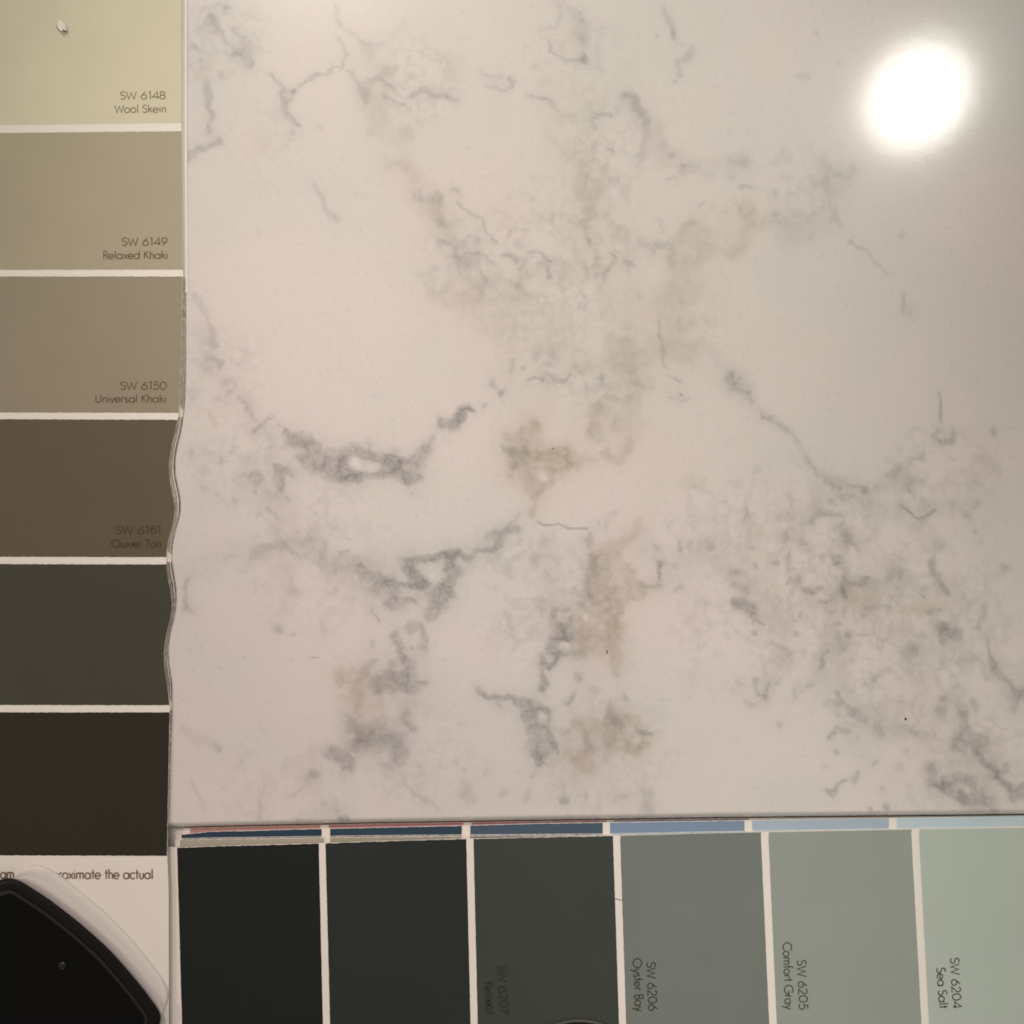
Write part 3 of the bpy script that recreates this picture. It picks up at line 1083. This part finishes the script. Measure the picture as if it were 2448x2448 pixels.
def bswatch(card, topf, z, seg, m, label=None, yb=2700, seed=0, rag=.4, dx=0, slant=True):
    r = random.Random(seed); (a, b) = seg
    xa, xb = a[0]+dx, b[0]+dx
    n = 60
    pts = [(xa+(xb-xa)*i/n, topf(xa+(xb-xa)*i/n)+1.0+r.uniform(-rag, rag)) for i in range(n+1)]
    t0 = pts[-1][1]
    pts += [(xat(b, y)+dx+r.uniform(-.3, .3), y) for y in range(int(t0)+8, yb, 8)]
    pts += [(xat(b, yb)+dx, yb), (xat(a, yb)+dx, yb)]
    pts += [(xat(a, y)+dx+r.uniform(-.3, .3), y) for y in range(yb-8, int(pts[0][1])+8, -8)]
    vs, fs = prism(pts, z-.000015, z); return obj('swatch', vs, fs, m, card, label=label)
# block of many lower cards
vs, fs = prism([(412, 2052), (2760, 2010), (2760, 2760), (425, 2760)], -.0119, -.0038); obj('card_stack', vs, fs, m_edge, bot)
def e_red(x): return float(np.interp(x, [400, 900, 1700, 2448, 2760], [1976, 1964, 1952.5, 1944.5, 1941]))
def e_pink(x): return float(np.interp(x, [400, 900, 1700, 2448, 2760], [1980.5, 1969, 1957, 1949, 1946]))
def e_blue(x): return float(np.interp(x, [400, 434, 500, 760, 900, 1100, 1300, 1700, 2448, 2760], [1999, 1995, 1988, 1981, 1978, 1973.5, 1968, 1962.5, 1949.5, 1944]))
def e_green(x): return float(np.interp(x, [400, 500, 760, 900, 1100, 1300, 1450, 1700, 2448, 2760], [2009, 2006, 2002.5, 2000.5, 1999, 1997.5, 1996.6, 1991.4, 1979, 1974]))
BG = [((434, 434), (769, 769)), ((789, 789), (1104, 1104)), ((1124, 1124), (1441, 1441)), ((1458, 1458), (1780, 1780)), ((1798, 1798), (2125, 2125)), ((2144, 2144), (2470, 2470))]
def strip_card(ef, z, cols, name_cols, segs, xl, rag, label=None):
    c = bcard(ef, z-.0003, z, m_card, xl=xl, label=label)
    for i, (s_, col) in enumerate(zip(segs, cols)):
        if col: bswatch(c, ef, z+.00004, s_, paint(col, name_cols), yb=2100, seed=i+int(xl), rag=rag)
    return c
strip_card(e_red, -.0032, [(112, 42, 40), (104, 38, 38), (104, 42, 38), (86, 44, 38), (78, 52, 44), (84, 62, 52)], 'lower_print',
           [((440, 440), (769, 769)), ((769, 769), (1104, 1104)), ((1104, 1104), (1441, 1441)), ((1441, 1441), (1780, 1780)), ((1780, 1780), (2125, 2125)), ((2125, 2125), (2700, 2700))], 404, .4, 'card with a dark red edge')
strip_card(e_pink, -.0027, [(178, 128, 114), (170, 112, 108), (160, 106, 104), (134, 118, 136), None, None], 'lower_print',
           [((455, 455), (766, 766)), ((786, 786), (1108, 1108)), ((1128, 1128), (1450, 1450)), ((1466, 1466), (1790, 1790)), BG[4], BG[5]], 410, .5, 'card with rose pink colours')
strip_card(e_blue, -.0022, [(43, 58, 69), (48, 64, 72), (70, 83, 91), (120, 133, 145), (158, 165, 169), (177, 183, 180)], 'lower_print', BG, 420, .5, 'card with dark to pale blue colours')
strip_card(lambda x: e_green(x)-3.2, -.0019, [(40, 72, 66), (60, 84, 72), (84, 98, 88), (128, 144, 150), (160, 168, 160), None], 'lower_print',
           [((437, 437), (770, 770)), BG[1], BG[2], ((1466, 1466), (1783, 1783)), ((1805, 1805), (2130, 2130)), BG[5]], 424, .6, 'card with deep teal colours')
strip_card(e_green, -.0015, [(160, 148, 126), (150, 142, 116), (100, 104, 88), (140, 142, 124), None, None], 'lower_print',
           [((430, 430), (775, 775)), BG[1], BG[2], ((1474, 1474), (1815, 1815)), BG[4], BG[5]], 418, .6, 'card with beige green colours')
topb = bcard(ty, ZB-.0003, ZB, m_card, xl=398, label='top card with green grey colours')
for j, (seg, col) in enumerate(zip(SW_B, COLS_B)):
    bswatch(topb, ty, ZB+.00004, seg, paint(col, rough=.5, spec=.35), NAMES_B[j], seed=70+j, rag=.7 if j < 3 else .2)
ZP = ZB+.00006
lettering('SW 6204', (2272, 2290), (2278, 2412), 20.5, ZP, ink((82, 82, 64)), topb, lw=3)
lettering('Sea Salt', (2239, 2314), (2246, 2412), 20.5, ZP, ink((82, 82, 64)), topb, lw=3)
lettering('SW 6205', (1906, 2295), (1911, 2415), 20.5, ZP, ink((74, 74, 60)), topb, lw=2.8)
lettering('Comfort Gray', (1871.5, 2253), (1877, 2414), 20.5, ZP, ink((74, 74, 60)), topb, lw=2.8)
lettering('SW 6206', (1546, 2300), (1551, 2418), 20.5, ZP, ink((62, 62, 50)), topb, lw=2.8)
lettering('Oyster Bay', (1513, 2291), (1519, 2419), 20.5, ZP, ink((62, 62, 50)), topb, lw=2.8)
lettering('SW 6207', (1190, 2308), (1196, 2426), 20, ZP, ink((56, 58, 49)), topb, lw=5)
lettering('Retreat', (1158, 2348), (1163, 2426), 20, ZP, ink((56, 58, 49)), topb, lw=5)

# a hair across the white gap
hp = [(1470, 2148), (1476, 2149.4), (1482, 2151), (1489, 2153.5)]
vs, fs = [], []
for i, (x, y) in enumerate(hp):
    for a in range(6):
        c = P(x, y, ZB+.00017); vs.append(c+Vector((0, math.cos(a*math.pi/3), math.sin(a*math.pi/3)))*.00005)
for i in range(3):
    for a in range(6): fs.append((i*6+a, i*6+(a+1) % 6, i*6+6+(a+1) % 6, i*6+6+a))
h = obj('hair', vs, fs, ink((40, 34, 26)), smooth=True)
h['label'] = 'short dark hair lying across a white gap between green grey swatches'; h['category'] = 'hair'

# ------------------------------------------------------------------ the black object at the lower left, with its clear lip
def resample(pts, n, closed=False):
    p = list(pts)+([pts[0]] if closed else [])
    d = [0]
    for a, b in zip(p, p[1:]): d.append(d[-1]+math.hypot(b[0]-a[0], b[1]-a[1]))
    q = np.linspace(0, d[-1], n+(1 if closed else 0))
    xs = np.interp(q, d, [a[0] for a in p]); ys = np.interp(q, d, [a[1] for a in p])
    if closed: xs, ys = xs[:-1], ys[:-1]
    return xs, ys
OUTL = [(0, 2103), (15.5, 2098), (34, 2099), (52, 2107), (85, 2128), (116, 2148), (145, 2170), (181, 2198), (220, 2231), (259, 2267), (298, 2310), (336, 2355), (362, 2390),
        (380, 2415), (387, 2430), (384, 2446), (372, 2475), (330, 2530), (230, 2590), (80, 2615), (-80, 2570), (-170, 2450), (-180, 2300), (-120, 2170), (-50, 2120)]
n = 220
ox, oy = resample(OUTL, n, True)
kern = np.ones(5)/5
ox = np.convolve(np.r_[ox[-2:], ox, ox[:2]], kern, 'valid'); oy = np.convolve(np.r_[oy[-2:], oy, oy[:2]], kern, 'valid')
tx, tyy = np.roll(ox, -3)-np.roll(ox, 3), np.roll(oy, -3)-np.roll(oy, 3)
tl = np.hypot(tx, tyy); nxx, nyy = -tyy/tl, tx/tl      # inward
cxm, cym = ox.mean(), oy.mean()
if (nxx*(cxm-ox)+nyy*(cym-oy)).mean() < 0: nxx, nyy = -nxx, -nyy
prof = [(0, .0010), (0, .0032), (.7, .0037), (2.5, .0041), (6, .0043), (14, .0044), (22, .0044), (27, .0044), (28.5, .0044), (30.5, .0047), (33, .0048), (35.5, .0046), (38, .0044)]
vs, fs = [], []
for d, z in prof:
    for i in range(n):
        vs.append(P(ox[i]+nxx[i]*d, oy[i]+nyy[i]*d, z))
for r_ in range(len(prof)-1):
    for i in range(n):
        j = (i+1) % n; fs.append((r_*n+i, r_*n+j, (r_+1)*n+j, (r_+1)*n+i))
m_black = mat('black_gloss_plastic', (9, 9, 9), rough=.3, spec=.12, var=.1, bump=.05)
m_rim = mat('black_rim_plastic', (20, 17, 15), rough=.4, spec=.16, var=.1)
cap = thing('black_cap', 'curved black plastic piece with raised rim, over the white end of the left card', 'plastic cap',
            (P(100, 2350)[0], P(100, 2350)[1], .0010))
obj('rim', vs, [f for f in fs if f[0] < 8*n], m_rim, cap, smooth=True)
obj('ridge', vs[8*n:], [tuple(i-8*n for i in f) for f in fs if f[0] >= 8*n], mat('ridge_highlight', (26, 27, 26), rough=.35, spec=.35), cap, smooth=True)  # lighter grey paints the rim's highlight into the ridge
# inner shallow dish
rings = 10; vs = []; fs = []
for k in range(rings+1):
    t = k/rings
    for i in range(n):
        px = ox[i]+nxx[i]*38; py = oy[i]+nyy[i]*38
        vs.append(P(px+(100-px)*t*.999, py+(2360-py)*t*.999,   .0044-.0005*math.sin(t*math.pi/2)))
for k in range(rings):
    for i in range(n):
        j = (i+1) % n; fs.append((k*n+i, k*n+j, (k+1)*n+j, (k+1)*n+i))
obj('dish', vs, fs, m_black, cap, smooth=True)
def dome(cx, cy, rp, z, h, name, m, parent, nn=24):
    vs = []; fs = []
    for k in range(7):
        a = k/6*math.pi/2
        for i in range(nn):
            vs.append(P(cx+rp*math.cos(a)*math.cos(2*math.pi*i/nn), cy+rp*math.cos(a)*math.sin(2*math.pi*i/nn), z+h*math.sin(a)*.999))
    for k in range(6):
        for i in range(nn):
            j = (i+1) % nn; fs.append((k*nn+i, k*nn+j, (k+1)*nn+j, (k+1)*nn+i))
    fs.append(tuple(range(6*nn, 7*nn)))
    return obj(name, vs, fs, m, parent, smooth=True)
m_glint_bump = mat('black_glint_bump', (8, 8, 8), rough=.25, spec=.5)
dome(149, 2308, 11, .0040, .0006, 'glint_bump', m_glint_bump, cap)  # small bump added only to catch a glint

LIPO = [(30, 2099), (40, 2093), (50, 2078), (62, 2068), (85, 2065), (108, 2070), (150, 2096), (205, 2140), (262, 2190), (318, 2248), (362, 2302), (392, 2342), (404, 2368), (404.5, 2384), (398, 2402), (390, 2418), (388, 2432)]
LIPI = [(32, 2101), (44, 2104), (52, 2108), (60, 2113), (85, 2129), (116, 2149), (145, 2171), (181, 2199), (220, 2232), (259, 2268), (298, 2311), (336, 2356), (358, 2386), (368, 2400), (378, 2413), (384, 2424), (387, 2434)]
m_lip = bpy.data.materials.new('clear_plastic_glare'); m_lip.use_nodes = True
bb = m_lip.node_tree.nodes['Principled BSDF']
bb.inputs['Base Color'].default_value = lin((246, 242, 236))+(1,); bb.inputs['Roughness'].default_value = .28; bb.inputs['Alpha'].default_value = .8  # milky white puts the glare on the clear plastic into its colour
N2 = 90
ax_, ay_ = resample(LIPI, N2); bx_, by_ = resample(LIPO, N2)
for arr in (ax_, ay_, bx_, by_): arr[2:-2] = np.convolve(arr, kern, 'valid')
lp = [(-.05, .0017), (.1, .0019), (.28, .00188), (.42, .0017), (.55, .00166), (.72, .0018), (.85, .00172), (.95, .0014), (1.0, .00104)]
vs = []; fs = []
for t, z in lp:
    for i in range(N2):
        vs.append(P(ax_[i]+(bx_[i]-ax_[i])*t, ay_[i]+(by_[i]-ay_[i])*t, z))
for k in range(len(lp)-1):
    for i in range(N2-1): fs.append((k*N2+i, k*N2+i+1, (k+1)*N2+i+1, (k+1)*N2+i))
obj('clear_lip', vs, fs, m_lip, cap, smooth=True, label='clear plastic lip along the curved edge')

# ------------------------------------------------------------------ round cap just peeping in at the bottom edge
knob = thing('round_knob', 'dark round glossy knob peeping in at the bottom edge on the dark sage swatch', 'knob',
             (P(1385, 2560)[0], P(1385, 2560)[1], ZB))
def ring_cap(cx, cy, prof, m, name):
    vs = []; fs = []; nn = 96
    for r_, z in prof:
        for i in range(nn): vs.append(P(cx+r_*math.cos(2*math.pi*i/nn), cy+r_*math.sin(2*math.pi*i/nn), z))
    for k in range(len(prof)-1):
        for i in range(nn):
            j = (i+1) % nn; fs.append((k*nn+i, k*nn+j, (k+1)*nn+j, (k+1)*nn+i))
    return obj(name, vs, fs, m, knob, smooth=True)
m_kr = mat('knob_rim', (84, 86, 80), rough=.4, spec=.3)
ring_cap(1385, 2600, [(163, ZB), (163, ZB+.0005), (162, ZB+.0007), (159, ZB+.0008), (156, ZB+.0007)], m_kr, 'rim')
ring_cap(1385, 2600, [(156, ZB+.0006), (150, ZB+.0010), (120, ZB+.0022), (60, ZB+.0026), (1, ZB+.0027)], m_black, 'dome')
